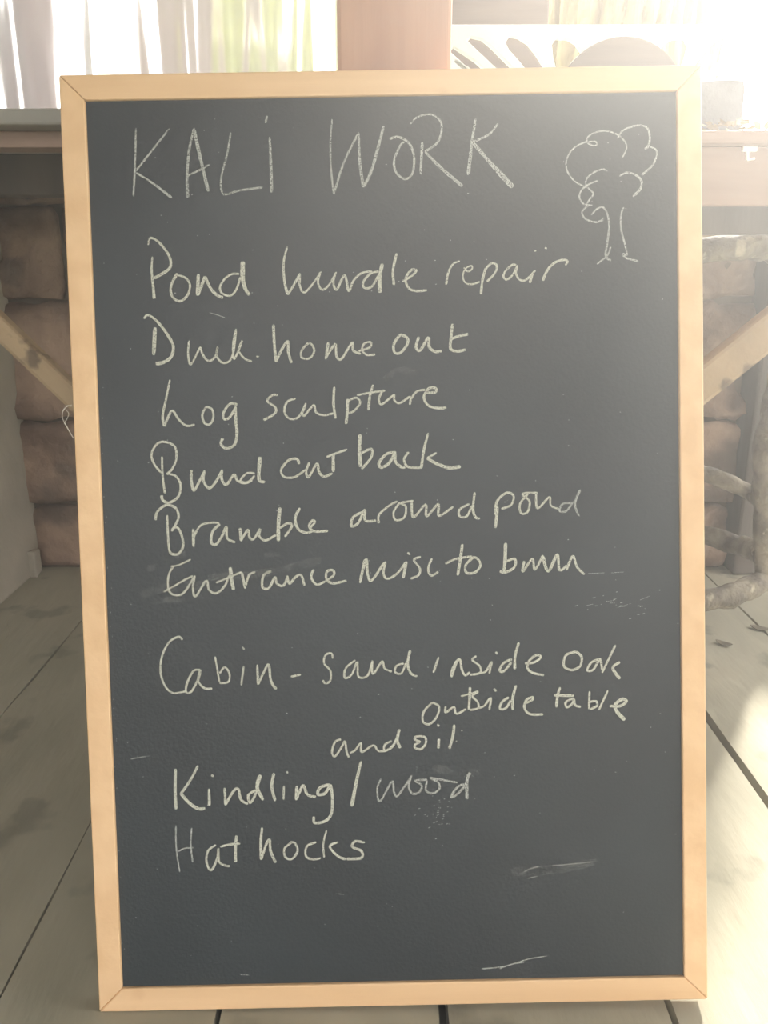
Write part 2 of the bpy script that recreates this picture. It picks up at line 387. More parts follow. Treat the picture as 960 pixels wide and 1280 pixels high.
chalk('chalk_writing', [(170, 380, K3, [
    (3, 5, [(44, 80), (66, 60), (120, 100), (180, 180), (204, 236), (190, 290), (150, 318), (108, 326)]), (5.6, 5.6, [(104, 128), (96, 278)]),
    (2.8, 3, [(290, 200), (284, 270), (300, 328), (350, 234)]), (3.2, 2.8, [(350, 234), (372, 290), (404, 310), (436, 280), (446, 232), (440, 280), (470, 320), (510, 310), (534, 250), (546, 136)]),
    (3, 2.6, [(546, 136), (530, 220), (536, 300), (580, 200), (560, 250), (590, 296), (632, 314)]), (2, 2, [(656, 286), (672, 288)])]),
  (330, 380, 3.556, [
    (3.6, 4.2, [(42, 92), (46, 180), (54, 258)]), (3.4, 4, [(54, 256), (80, 200), (106, 166), (108, 210), (122, 262)]),
    (3, 3, [(196, 172), (166, 210), (170, 240), (204, 240), (224, 206), (206, 174), (190, 180)]),
    (4, 3.4, [(286, 170), (274, 246)]), (3.4, 3.2, [(274, 240), (316, 178), (322, 230), (344, 244), (392, 172), (396, 206), (430, 222)]), (3, 3, [(420, 210), (470, 192), (474, 170), (446, 176), (436, 204), (458, 226), (494, 224)]),
    (3.8, 3.8, [(606, 136), (578, 176), (580, 214), (608, 216), (638, 176), (634, 148), (604, 136)]),
    (4, 4, [(688, 146), (676, 190), (694, 206), (730, 150), (734, 190), (760, 212), (790, 208)]),
    (4, 4, [(838, 88), (830, 160), (830, 200), (860, 210), (898, 202)]), (3.4, 4.4, [(826, 158), (868, 142), (908, 134)])])])
chalk('chalk_writing', [(190, 470, 4.8, [
    (2.6, 4, [(108, 22), (84, 140), (64, 240), (74, 302)]), (3.4, 3, [(74, 302), (100, 240), (124, 208), (160, 260), (206, 298), (256, 292)]),
    (3, 3, [(326, 184), (302, 230), (314, 280), (346, 290), (368, 250), (360, 200), (326, 184)]),
    (3.6, 3.6, [(512, 172), (470, 166), (432, 214), (430, 256), (464, 250), (500, 190)]), (4, 4, [(500, 180), (502, 260), (510, 340), (496, 410), (450, 434), (414, 410), (424, 374)])]),
  (320, 470, 3.84, [
    (3, 3.4, [(106, 92), (80, 92), (54, 120), (92, 150), (90, 180), (36, 212)]), (3, 3.2, [(190, 108), (150, 124), (136, 170), (160, 204), (200, 200), (236, 150)]),
    (3, 3, [(240, 130), (222, 176), (232, 190), (266, 150), (280, 142), (290, 176), (330, 188), (372, 178)]), (3.6, 3.6, [(376, 52), (372, 130), (382, 204)]),
    (4, 4.2, [(440, 110), (438, 170), (432, 230)]), (3, 3, [(442, 120), (480, 104), (500, 128), (470, 168), (436, 180)]),
    (3, 4, [(562, 42), (546, 100), (540, 164)]), (2.8, 3.2, [(484, 92), (560, 78), (620, 70)]), (3, 3, [(606, 74), (590, 110), (602, 136), (650, 100), (664, 92), (664, 116), (690, 130), (740, 100), (738, 138)]), (3, 3, [(738, 120), (770, 76), (812, 66)]),
    (3.4, 3.6, [(808, 80), (860, 78), (862, 58), (830, 60), (806, 100), (826, 140), (870, 154), (914, 152)])])])
chalk('chalk_writing', [(180, 540, 4.8, [
    (3, 3.4, [(108, 148), (112, 260), (126, 370)]), (3, 3, [(104, 246), (60, 190), (46, 130), (80, 70), (130, 60), (186, 90), (194, 160), (170, 220), (136, 254)]), (3, 4, [(136, 250), (190, 264), (220, 320), (204, 390), (150, 424), (112, 408), (106, 380)]),
    (4, 3.4, [(284, 228), (284, 290), (300, 350), (340, 280), (366, 232)]), (3.6, 3.4, [(364, 236), (356, 290), (390, 336), (430, 300), (470, 226)]), (3.6, 3.4, [(470, 226), (466, 280), (494, 316), (540, 256), (560, 290), (600, 306), (650, 290)]),
    (3, 3, [(664, 250), (620, 246), (580, 290), (620, 304), (664, 262)]), (5.4, 4, [(696, 150), (690, 230), (692, 290), (726, 300)])]),
  (340, 530, 3.84, [
    (3.6, 3, [(130, 192), (120, 168), (80, 174), (44, 220), (60, 254), (110, 254), (160, 220)]), (3.4, 3.4, [(180, 184), (164, 226), (176, 254), (216, 190), (226, 230), (250, 252), (290, 236)]), (4.6, 4.6, [(294, 140), (294, 230)]), (3, 3.4, [(262, 158), (310, 140), (360, 122)]),
    (5, 5, [(422, 50), (420, 130), (424, 206)]), (3.6, 3.4, [(430, 140), (476, 120), (476, 160), (430, 216)]),
    (4, 4, [(596, 136), (550, 144), (514, 186), (524, 208), (560, 190), (590, 144), (592, 180), (620, 206), (640, 206)]), (3.6, 3, [(656, 134), (634, 170), (650, 204), (690, 210), (720, 208)]),
    (3, 4, [(750, 44), (730, 120), (716, 214)]), (3, 3, [(790, 138), (744, 164)]), (4, 5, [(744, 164), (790, 190), (850, 210), (906, 204)])])])
chalk('chalk_writing', [(190, 620, 4.0, [
    (3, 3.4, [(76, 96), (80, 200), (90, 280), (120, 294)]), (3.6, 3.4, [(18, 120), (26, 80), (70, 46), (118, 60), (132, 110), (98, 176)]), (3.2, 3.6, [(96, 172), (124, 156), (146, 190), (156, 250), (130, 290), (100, 290)]),
    (4, 4, [(206, 164), (208, 254)]), (3, 2.8, [(206, 210), (240, 150), (290, 134), (336, 134)]),
    (3.6, 3.4, [(340, 140), (304, 176), (296, 230), (320, 242), (350, 200), (372, 154), (376, 210), (416, 232)]), (4, 3.6, [(440, 160), (446, 226)]), (3.4, 3.2, [(446, 220), (480, 170), (488, 208), (510, 214), (540, 166), (536, 200), (568, 222), (620, 194)]),
    (5, 5, [(640, 58), (632, 140), (632, 226)]), (3.4, 3.4, [(640, 160), (680, 136), (700, 150), (664, 204)]), (3.8, 3.4, [(740, 60), (716, 110), (730, 164), (770, 184), (800, 176)]), (3.2, 3.6, [(790, 160), (814, 130), (800, 124), (786, 150), (810, 176), (880, 174)])]),
  (420, 600, 3.0, [
    (3.6, 3.4, [(100, 120), (64, 140), (58, 174), (84, 160), (108, 112), (110, 152), (150, 152)]), (3, 3, [(160, 162), (162, 130), (200, 96), (230, 80)]), (3, 3, [(240, 84), (216, 120), (224, 150), (256, 140), (262, 100), (244, 86), (290, 78)]),
    (3.4, 3.2, [(284, 84), (290, 140), (336, 92), (340, 136), (384, 90), (386, 134), (440, 100)]), (3.2, 3.2, [(500, 90), (464, 110), (464, 136), (490, 136), (510, 96)]), (3.6, 3.4, [(520, 46), (514, 110), (524, 140), (540, 144)]),
    (4, 4, [(606, 100), (598, 180)]), (3.6, 3, [(598, 130), (604, 80), (640, 48), (666, 60), (656, 94), (620, 108)]), (3.2, 3, [(720, 52), (690, 90), (694, 124), (718, 120), (726, 80), (700, 52), (756, 48)]),
    (3, 2.6, [(750, 50), (756, 106), (800, 64), (806, 96), (840, 110)])]), ])
chalk('chalk_writing', [(420, 600, 3.0, [(2.8, 2.8, [(880, 86), (850, 90), (838, 116), (864, 116), (890, 80)]), (3.4, 2.8, [(916, 36), (896, 90), (912, 136)])])], 'chalk_thin', 'fainter chalk letters at the end of a line')
chalk('chalk_writing', [(190, 680, K1, [
    (2.4, 2.6, [(186, 74), (130, 100), (90, 108)]), (2.8, 3, [(100, 110), (80, 150), (78, 210), (100, 242), (150, 236), (206, 152)]), (2.6, 2.6, [(56, 230), (110, 200), (160, 170), (196, 154)]),
    (3, 3, [(206, 152), (196, 210), (210, 250), (260, 176), (274, 220), (310, 236), (350, 200), (370, 150)]), (5, 5, [(376, 112), (382, 170), (392, 220)]), (2.8, 2.8, [(308, 186), (370, 160), (430, 134)]),
    (4, 3.4, [(430, 134), (448, 214)]), (3, 3, [(450, 200), (466, 150), (496, 134)]), (3.6, 3.2, [(574, 130), (536, 150), (530, 206), (560, 212), (590, 160), (600, 190), (630, 200), (650, 160)]),
    (3.6, 3.2, [(648, 152), (660, 190), (690, 158), (716, 150), (732, 200)]), (3.4, 3, [(776, 122), (764, 160), (790, 194), (830, 180)]), (3.2, 3.6, [(832, 180), (872, 150), (868, 126), (840, 132), (838, 170), (870, 188), (934, 176)])]),
  (430, 670, 3.0, [
    (4, 4, [(78, 88), (60, 176)]), (4, 3.4, [(62, 160), (84, 86), (88, 140), (104, 166), (150, 100)]), (3.4, 3.2, [(156, 96), (148, 140), (164, 160), (200, 140), (232, 98)]), (4.4, 4, [(234, 96), (222, 158)]), (3, 3, [(238, 62), (248, 70)]),
    (3, 3.2, [(288, 78), (262, 90), (284, 120), (280, 146), (250, 160)]), (3, 3, [(330, 84), (316, 120), (326, 148), (354, 134)]), (4, 4, [(444, 30), (436, 90), (426, 148)]), (3, 3.2, [(380, 104), (420, 86), (480, 76)]), (3.4, 3.4, [(484, 80), (456, 110), (460, 138), (492, 136), (512, 108), (496, 82), (470, 84)]),
    (5, 4, [(606, 26), (604, 90), (600, 132)]), (3.6, 3.6, [(606, 96), (640, 86), (640, 116), (606, 136), (584, 132)]), (3.6, 3.2, [(676, 94), (670, 134), (706, 86), (716, 126), (746, 72)]), (4.4, 3.4, [(746, 76), (766, 132), (800, 70), (808, 128), (836, 110)]), (3.4, 3.4, [(834, 128), (858, 76), (874, 116), (902, 144)])])])
chalk('chalk_writing', [(180, 780, K3, [
    (3, 2.6, [(210, 86), (190, 70), (140, 96), (100, 170), (90, 260), (116, 340), (160, 376), (230, 366)]), (3, 3, [(306, 250), (270, 256), (236, 320), (230, 372), (260, 366), (300, 290), (306, 250), (296, 310), (330, 350), (372, 352)]),
    (2.4, 2.8, [(388, 178), (400, 250), (412, 316)]), (2.8, 2.8, [(412, 270), (440, 236), (466, 270), (460, 316), (412, 322)]), (2.6, 3, [(544, 230), (530, 334)]), (2.4, 2.6, [(538, 124), (546, 140)]),
    (3, 3.6, [(618, 222), (622, 330)]), (3, 4, [(622, 330), (650, 270), (680, 222), (692, 310), (722, 356)]), (3, 3, [(800, 288), (856, 276)])]),
  (390, 790, 3.31, [
    (2.4, 3, [(86, 110), (80, 88), (56, 96), (50, 130), (76, 160), (76, 200), (56, 212), (44, 200)]), (2.8, 2.8, [(180, 116), (140, 150), (136, 190), (164, 176), (188, 124), (192, 184), (230, 180), (250, 118)]),
    (2.8, 2.8, [(250, 118), (252, 174), (290, 122), (300, 150), (330, 164)]), (2.8, 2.8, [(380, 130), (350, 140), (344, 166), (370, 170), (392, 120)]), (3.6, 3, [(406, 76), (396, 130), (408, 170), (436, 184)]),
    (3, 3.4, [(524, 104), (502, 168)])]),
  (560, 790, 4.0, [
    (4, 3.4, [(44, 144), (22, 190), (18, 226)]), (3.4, 3.2, [(20, 220), (44, 150), (60, 140), (70, 190), (86, 216), (110, 200)]), (3, 3, [(142, 120), (122, 140), (158, 170), (160, 204), (110, 214)]), (2.8, 3, [(160, 206), (190, 196), (218, 150), (206, 208)]), (3, 3, [(238, 100), (248, 110)]),
    (3.4, 3.4, [(320, 136), (280, 154), (258, 190), (280, 196), (318, 150)]), (3.4, 4, [(354, 52), (336, 120), (334, 186)]), (3.2, 3.4, [(384, 156), (430, 152), (464, 126), (440, 116), (402, 150), (400, 186), (430, 206), (480, 216)]),
    (3.4, 3.4, [(640, 98), (590, 116), (580, 170), (620, 190), (660, 170), (668, 124), (640, 98)]), (3, 3.2, [(766, 134), (720, 150), (696, 190), (724, 190), (760, 140), (770, 190)]), (3, 3, [(838, 64), (806, 130), (770, 204)]), (3.4, 4.4, [(860, 150), (824, 180), (860, 234)]),
    (4, 3.4, [(110, 276), (108, 330), (104, 388)]), (2.6, 2.8, [(64, 322), (120, 306), (152, 296)]), (3, 3, [(152, 300), (122, 320), (148, 350), (150, 380), (110, 390)]), (2.6, 3, [(150, 380), (180, 370), (214, 330), (206, 390)]), (3, 3, [(228, 284), (242, 296)]),
    (3.2, 3.2, [(304, 326), (270, 350), (260, 384), (290, 380), (314, 340)]), (3.6, 3.8, [(340, 266), (324, 330), (324, 390)]), (3, 3.4, [(380, 360), (420, 340), (422, 326), (392, 340), (382, 380), (410, 410), (476, 412)]),
    (3.4, 4, [(560, 276), (548, 320), (542, 376)]), (4, 4, [(530, 316), (630, 318)]), (3, 3, [(630, 330), (590, 350), (594, 376), (620, 360), (630, 336), (636, 366), (664, 374)]), (3, 3, [(708, 296), (704, 386)]), (3, 3, [(704, 350), (740, 346), (744, 370), (710, 386)]), (3, 3, [(800, 292), (754, 390)]),
    (3.4, 5, [(808, 370), (860, 370), (892, 346), (870, 336), (836, 364), (846, 400), (884, 440)])]),
  (510, 850, 3.31, [(3, 3, [(100, 94), (66, 130), (62, 172), (90, 182), (120, 150), (128, 110), (100, 92)]), (3, 3, [(122, 182), (128, 192)]), (3, 3, [(156, 108), (156, 134), (190, 112), (200, 140), (240, 120)])]),
  (400, 890, 4.8, [
    (3, 3, [(126, 164), (90, 180), (72, 240), (90, 266), (130, 210), (150, 176), (160, 240), (174, 272)]), (2.8, 3, [(180, 246), (210, 230), (246, 186), (250, 240), (320, 200), (350, 232), (400, 230), (450, 190)]), (3, 3, [(430, 174), (390, 196), (390, 232), (440, 200), (476, 110)]), (4, 4, [(476, 104), (464, 170), (482, 216)]),
    (3.2, 3.2, [(604, 180), (570, 164), (580, 146), (630, 152), (634, 190), (606, 222), (572, 216), (570, 196), (600, 180)]), (4, 4, [(714, 160), (710, 218)]), (3.4, 4, [(806, 76), (796, 150), (776, 220)]), (2, 2, [(850, 108), (853, 114)]), (2, 2, [(817, 172), (820, 177)])])])
K4 = 3.692
chalk('chalk_writing', [(200, 940, K4, [
    (4, 4.6, [(72, 78), (70, 170), (74, 264)]), (3.4, 3.6, [(176, 62), (140, 130), (94, 196)]), (4.4, 4.4, [(94, 190), (140, 240), (180, 262), (208, 260)]), (3.6, 4, [(226, 170), (228, 248)]), (3, 3, [(236, 108), (248, 112)]),
    (3.6, 3.4, [(298, 166), (302, 246)]), (3.6, 3.6, [(302, 244), (340, 180), (362, 172), (374, 220), (406, 240)]), (3.6, 3.6, [(440, 176), (408, 200), (416, 234), (440, 196), (462, 110)]), (5, 4.4, [(464, 106), (448, 160), (476, 222)]), (4.4, 4, [(526, 98), (516, 160), (532, 226)]), (2.6, 3, [(572, 156), (570, 220)]), (2.6, 2.6, [(584, 90), (590, 98)]),
    (4.4, 4, [(632, 156), (628, 222)]), (3.8, 3.6, [(630, 220), (660, 154), (680, 196), (720, 208)]), (4, 4, [(784, 150), (740, 164), (728, 194), (760, 192), (788, 150)]), (4, 4, [(788, 150), (796, 220), (790, 286), (760, 320), (714, 326), (710, 298)])]),
  (420, 940, 4.8, [(3.4, 5.4, [(150, 56), (122, 180), (94, 326)])])])
chalk('chalk_writing', [(420, 940, 4.8, [
    (2.4, 3, [(270, 160), (248, 220), (264, 296), (336, 176), (348, 240), (372, 260), (456, 140)]), (2.8, 2.8, [(450, 150), (436, 210), (460, 250), (500, 240), (514, 200), (476, 172), (546, 166)]), (2.8, 2.8, [(546, 170), (540, 230), (580, 248), (620, 220), (612, 180), (570, 156), (730, 184)]),
    (3, 3.4, [(780, 190), (730, 210), (690, 270), (730, 250), (780, 196)]), (4.4, 4.4, [(806, 122), (786, 170), (786, 284)])])], 'chalk_thin', 'fainter chalk word after the slash')
chalk('chalk_writing', [(200, 1020, 3.43, [
    (3, 3.2, [(240, 124), (206, 150), (200, 200), (220, 232), (246, 180), (250, 140), (256, 200), (300, 216)]), (3.8, 4.2, [(328, 84), (324, 140), (324, 198)]), (3, 3.2, [(258, 132), (300, 122), (344, 118)]),
    (3.4, 4, [(438, 50), (432, 110), (434, 188)]), (3.4, 4, [(434, 186), (456, 120), (470, 104), (474, 150), (496, 200)]), (3, 3, [(566, 112), (534, 140), (538, 176), (566, 184), (590, 150), (578, 116), (556, 112)]), (3, 3, [(670, 112), (630, 130), (626, 172), (656, 186), (690, 180)]),
    (2.6, 2.6, [(714, 62), (700, 120), (704, 178)]), (3, 3.6, [(764, 112), (728, 130), (760, 170), (796, 186)]), (3.4, 3.8, [(878, 114), (838, 108), (824, 132), (864, 150), (862, 180), (800, 184)])])])
chalk('chalk_writing', [(200, 1020, 3.43, [(2, 2, [(68, 40), (70, 140), (84, 240)]), (2, 2.4, [(136, 52), (132, 120), (140, 198)]), (2, 2, [(78, 152), (108, 138), (144, 136)])])], 'chalk_thin', 'faint first chalk letter of the last line')
# worn streaks, dust specks and wiped patches
random.seed(9)
sp = []
for _ in range(150):
    x, y = random.uniform(120, 850), random.uniform(140, 1215); l = random.uniform(0.6, 2.0)
    sp.append((random.uniform(.7, 1.7), random.uniform(.6, 1.2), [(x, y), (x + l, y + random.uniform(-.7, .7))]))
sp += [(1.6, 1.2, [(602, 1211), (630, 1208), (660, 1199), (684, 1195)]), (1.6, 1.4, [(624, 1211), (640, 1205), (655, 1203)]), (1.4, 1.2, [(420, 1117), (430, 1118)]), (1.4, 1.4, [(300, 1218), (312, 1219)]),
       (1.5, 1, [(163, 949), (172, 947), (187, 945)]), (0.8, .5, [(733, 757), (742, 755)]), (.7, .5, [(758, 752), (770, 750)]), (1.0, .6, [(735, 717), (756, 716)]), (.9, .5, [(764, 716), (780, 715)]), (.6, .4, [(770, 760), (790, 754)]), (.8, .5, [(800, 750), (812, 745)]), (1.3, 1, [(262, 391), (270, 393), (281, 397)]), (1.2, 1, [(655, 1090), (662, 1086), (674, 1083)]), (1.2, 1, [(690, 1082), (715, 1080), (742, 1077)]), (1.2, 1, [(660, 1098), (672, 1095)])]
for _ in range(22):
    x, y = random.gauss(770, 22), random.gauss(757, 10); sp.append((1.0, .8, [(x, y), (x + random.uniform(1, 5), y - random.uniform(0, 1.4))]))
for _ in range(60):
    x = 112 + (random.uniform(0, 42) if random.random() < .5 else random.uniform(0, 8)); y = random.uniform(480, 1200); x = 110 + (y - 300) * .04 + random.uniform(2, 12)
    sp.append((.9, .7, [(x, y), (x + random.uniform(-.5, .5), y + random.uniform(.8, 2.2))]))
for _ in range(30):
    x, y = random.gauss(545, 12), random.gauss(1020, 12); sp.append((1.0, .8, [(x, y), (x + random.uniform(1, 3), y - random.uniform(0, 1.4))]))
chalk('chalk_specks', [(0, 0, 1, sp)], 'chalk_thin', 'scattered chalk specks and short scratches')
chalk('chalk_smudge', [(0, 0, 1, [(10, 16, [(176, 744), (206, 735), (262, 732)]), (8, 12, [(184, 712), (206, 702), (232, 690)]), (10, 12, [(260, 722), (330, 716), (402, 700)]), (6, 8, [(330, 694), (350, 692)]), (8, 10, [(190, 752), (230, 748), (280, 742)]),
    (8, 10, [(480, 475), (500, 462), (520, 468)]), (14, 10, [(640, 1090), (700, 1086), (748, 1076)]), (10, 14, [(520, 962), (560, 962), (600, 970)])])], 'smudge', 'wiped chalk smears')

# cobweb strands clinging to the left edge of the frame
bm = BM()
for pts in ([(90, 506), (80, 511), (78, 522), (84, 534), (90, 545)], [(89, 508), (84, 507), (79, 514)], [(80, 528), (86, 538), (92, 548)], [(82, 512), (86, 518), (80, 530)]):
    tube(bm, [at(x, y, 0.745) for x, y in pts], 0.00022, 5)
tag(obj('cobweb', bm, M['cob']), 'wispy cobweb strands at the left edge of the chalkboard frame', 'cobweb')

# two dried leaves on the planks
def leaf(px, py, L_, W_, ang, label):
    c = on_floor(px, py, 0.004); bm = BM(); n = 12; top = []; 
    for dz in (0.0, -0.0012):
        rg = [[], []]
        for k in range(n + 1):
            t = k / n; hw_ = W_ * math.sin(math.pi * t) ** 0.8 + 0.0006
            for j, sg in enumerate((-1, 1)):
                x, y = (t - 0.5) * L_, sg * hw_
                rg[j].append(bm.verts.new((c.x + x * math.cos(ang) - y * math.sin(ang), c.y + x * math.sin(ang) + y * math.cos(ang), c.z - 0.0016 + dz + 0.003 * (t - .5) ** 2 * 4)))
        for k in range(n): bm.faces.new((rg[0][k], rg[0][k + 1], rg[1][k + 1], rg[1][k]))
        top.append(rg)
    for j in (0, 1):
        for k in range(n): bm.faces.new((top[0][j][k], top[0][j][k + 1], top[1][j][k + 1], top[1][j][k]))
    tag(obj('dried_leaf', bm, M['leafbrown']), label, 'leaf')
M['leafbrown'] = mat('brown_leaf', (98, 90, 74), (112, 102, 84), (30, 30, 30), 0.8)
leaf(905, 803, 0.032, 0.0085, 2.4, 'small dried leaf on the floor planks just below the stool hoop, closest to the board')
leaf(950, 784, 0.036, 0.010, 2.6, 'dried leaf on the floor planks under the stool, towards the wall')

# ------------------------------------------------------------------ timber post with two diagonal braces
tf = thing('timber_frame', 'reddish timber post with two diagonal braces behind the chalkboard', 'post', (0.012, 0.95, 0))
T = Vector((0.012, 0.95, 0))
pxl = at(421, 45, 0.892).x; pxr = at(565, 45, 0.892).x
bm = BM(); box(bm, pxl - T.x, pxr - T.x, 0.892 - T.y, 1.03 - T.y, 0, 2.3); obj('post', bm, M['post'], tf, bevel=0.004)
def brace(up_a, up_b, lo_a, lo_b, x_end, Y=0.945):
    # two edges seen in the photograph give the direction; the bar runs on to the post
    a = (at(*up_a, Y) + at(*lo_a, Y)) / 2; b = (at(*up_b, Y) + at(*lo_b, Y)) / 2
    d = (b - a); wd = ((at(*up_a, Y) - at(*lo_a, Y)).length + (at(*up_b, Y) - at(*lo_b, Y)).length) / 2
    n_ = Vector((-d.z, 0, d.x)).normalized(); wd *= abs(n_.z)
    e = a + d * ((x_end - a.x) / d.x); s = a - d * ((0.865 - a.z) / -d.z if d.z else 0)
    s = a + d * ((0.848 - a.z) / d.z)
    bm = BM(); bar(bm, s - T, e - T, wd, 0.024, (0, 0, 1))
    k = s - T; box(bm, k.x - 0.03, k.x + 0.03, 0.93 - T.y, 1.1245 - T.y if k.x > 0 else 1.079 - T.y, 0.785, 0.836)   # block that ties the brace to the ledge or batten
    return bm
obj('brace', brace((0, 383), (90, 478), (0, 432), (90, 508), pxl + 0.005), M['brace'], tf, bevel=0.005)
obj('brace', brace((960, 381), (880, 448), (960, 443), (880, 504), pxr - 0.005), M['brace'], tf, bevel=0.005)

# ------------------------------------------------------------------ worktop left, ledge right
wt = thing('worktop', 'thin grey worktop on the stone wall left of the post, with an unseen rear extension added to block sun', 'worktop', (-0.9, 1.0, 0.853))
Tw = Vector((-0.9, 1.0, 0.853))
def rel(bm, T_):
    bmesh.ops.translate(bm, verts=bm.verts[:], vec=-T_); return bm
bm = BM(); box(bm, -2.28, pxl + 0.06, 1.035, 1.36, 0.8565, 0.874); box(bm, -2.28, 0.46, 1.3605, 2.05, 0.8565, 0.874); obj('board', rel(bm, Tw), M['top'], wt, bevel=0.003)  # rear piece runs on right, unseen, to keep sun off the left floor
bm = BM(); box(bm, -2.28, pxl + 0.06, 1.08, 1.13, 0.838, 0.8562); obj('batten', rel(bm, Tw), M['rail'], wt, bevel=0.002)
bm = BM(); box(bm, -2.28, pxl + 0.06, 1.30, 1.36, 0.80, 0.8562); obj('batten', rel(bm, Tw), M['darkwood'], wt, bevel=0.002)

lg = thing('ledge', 'pinkish brown plank ledge right of the post, littered with dry leaves', 'shelf', (0.6, 1.13, 0.78))
Tl = Vector((0.6, 1.13, 0.78)); lx0 = pxr - 0.02
bm = BM(); box(bm, lx0, 1.5, 1.10, 1.30, 0.845, 0.860); obj('shelf_board', rel(bm, Tl), M['rail'], lg, bevel=0.003)
bm = BM(); box(bm, lx0, 1.5, 1.125, 1.15, 0.775, 0.8448); obj('apron', rel(bm, Tl), M['rail'], lg, bevel=0.002)
bm = BM(); box(bm, lx0, 1.5, 1.20, 1.24, 0.742, 0.8448); obj('bearer', rel(bm, Tl), M['darkwood'], lg, bevel=0.002)
bm = BM(); rnd_block(bm, 0.30, at(931, 130, 1.20).x, 1.19, 1.28, 0.861, at(900, 98, 1.19).z, 31, 0.004)
tag(obj('stone_block', bm, M['block'], smooth=True), 'dark grey block standing on the plank ledge', 'block')
bm = BM()
for _ in range(240):
    x = random.uniform(0.3, 0.75); y = random.uniform(1.102, 1.185); c = Vector((x, y, 0.866 + random.uniform(0, 0.007))); s = random.uniform(.002, .006)
    a = Vector((random.uniform(-1, 1), random.uniform(-1, 1), random.uniform(-.5, .5))).normalized(); b = a.cross(Vector((random.uniform(-1, 1), random.uniform(-1, 1), 1))).normalized()
    vs = [bm.verts.new(c + a * s * 1.6), bm.verts.new(c + b * s), bm.verts.new(c - a * s * 1.6), bm.verts.new(c - b * s)]
    bm.faces.new(vs)
tag(obj('leaf_litter', bm, M['leafdry']), 'pale crumbs of dry leaf along the plank ledge', 'leaves', kind='stuff')
# white hook on the apron
hk = BM(); c = at(934, 187, 1.122); e = at(934, 200, 1.122)
bar(hk, at(928, 186, 1.120), at(946, 186, 1.120), 0.007, 0.006, (0, 0, 1)); bar(hk, c, e, 0.0035, 0.005, (1, 0, 0)); bar(hk, e, e + Vector((0.008, -0.004, 0.0015)), 0.003, 0.004, (0, 0, 1))
tag(obj('hook', hk, M['white'], bevel=0.0008), 'small white hook fixed to the plank ledge', 'hook')

# dark post at the end of the stone wall
bm = BM(); box(bm, XR + 0.002, XR + 0.055, WY - 0.03, WY + 0.12, 0, 0.86)
tag(obj('corner_post', bm, M['darkwood'], bevel=0.006), 'dark squared timber post at the right end of the stone wall', 'post')

# ------------------------------------------------------------------ rustic stool of bent branches
st = thing('rustic_stool', 'rustic stool of bent barked branches on a hoop base, right of the chalkboard', 'stool', (0.545, 1.595, 0))
TS = Vector((0.545, 1.595, 0))
def hoop(r_, z, rad, wob, seed):
    bm = BM(); n = 16
    tube(bm, [(r_ * (1 + wob * math.sin(3 * k + seed)) * math.cos(2 * math.pi * k / n), r_ * (1 + wob * math.cos(2 * k + seed)) * math.sin(2 * math.pi * k / n), z + 0.006 * math.sin(k * 1.7 + seed)) for k in range(n)], rad, 18, True, 0.28, seed)
    return bm
obj('base_hoop', hoop(0.22, 0.13, 0.021, 0.012, 2), M['branch'], st, smooth=True)
obj('top_hoop', hoop(0.205, 0.725, 0.021, 0.015, 5), M['branch'], st, smooth=True)
bm = BM(); bmesh.ops.create_cone(bm, cap_ends=True, segments=48, radius1=0.182, radius2=0.180, depth=0.014, matrix=Matrix.Translation((0, 0, 0.7465)))
obj('seat', bm, M['seat'], st, bevel=0.003)
def leg(pts, r0, seed):
    bm = BM(); tube(bm, pts, r0, 16, False, 0.3, seed); return obj('leg', bm, M['branch'], st, smooth=True)
leg([(0.172, -0.142, 0.12), (0.168, -0.148, 0.16), (0.140, -0.170, 0.28), (0.128, -0.180, 0.42), (0.140, -0.165, 0.55), (0.145, -0.142, 0.73)], [0.016, 0.018, 0.022, 0.026, 0.022, 0.02], 11)
leg([(-0.01, -0.22, 0.0), (-0.01, -0.22, 0.13)], [0.022, 0.02], 14)
leg([(-0.20, -0.10, 0.0), (-0.19, -0.10, 0.15), (-0.17, -0.11, 0.45), (-0.18, -0.09, 0.73)], [0.024, 0.022, 0.02, 0.02], 12)
leg([(0.03, 0.215, 0.0), (0.02, 0.215, 0.2), (0.03, 0.20, 0.5), (0.02, 0.20, 0.73)], [0.024, 0.022, 0.02, 0.02], 13)
a = at(868, 588, 1.50) - TS; b = at(939, 617, 1.47) - TS
bm = BM(); tube(bm, [(-0.185, -0.10, a.z + 0.05), tuple(a), tuple((a + b) / 2 + Vector((0, 0, 0.004))), tuple(b), (0.135, -0.172, b.z - 0.006)], [0.016, 0.0155, 0.015, 0.014, 0.013], 12, False, 0.2, 17)
obj('stretcher', bm, M['branch'], st, smooth=True)

# loose stone at the foot of the left wall
p = on_floor(42, 716)
bm = BM(); rnd_block(bm, p.x - 0.012, p.x + 0.022, 1.80, 1.835, 0.0, 0.062, 8, 0.012)
tag(obj('loose_stone', bm, M['plaster'], smooth=True), 'small pale stone on the floor in the left corner', 'stone')

# ------------------------------------------------------------------ clear plastic sheet over the opening
ps = bpy.data.materials.new('clear_polythene'); ps.use_nodes = True
N = ps.node_tree.nodes; L = ps.node_tree.links; b = N['Principled BSDF']
b.inputs['Base Color'].default_value = (0.97, 0.96, 0.94, 1); b.inputs['Transmission Weight'].default_value = 1.0; b.inputs['IOR'].default_value = 1.22; b.inputs['Roughness'].default_value = 0.26
tr = N.new('ShaderNodeBsdfTranslucent'); tr.inputs[0].default_value = (0.9, 0.88, 0.86, 1)
mx = N.new('ShaderNodeMixShader'); mx.inputs[0].default_value = 0.3
L.new(b.outputs[0], mx.inputs[1]); L.new(tr.outputs[0], mx.inputs[2]); L.new(mx.outputs[0], N['Material Output'].inputs[0])
bm = BM(); nx, nz = 260, 30; gx0, gx1, gz0, gz1 = -1.25, pxl + 0.03, 0.8745, 1.95
grid = []
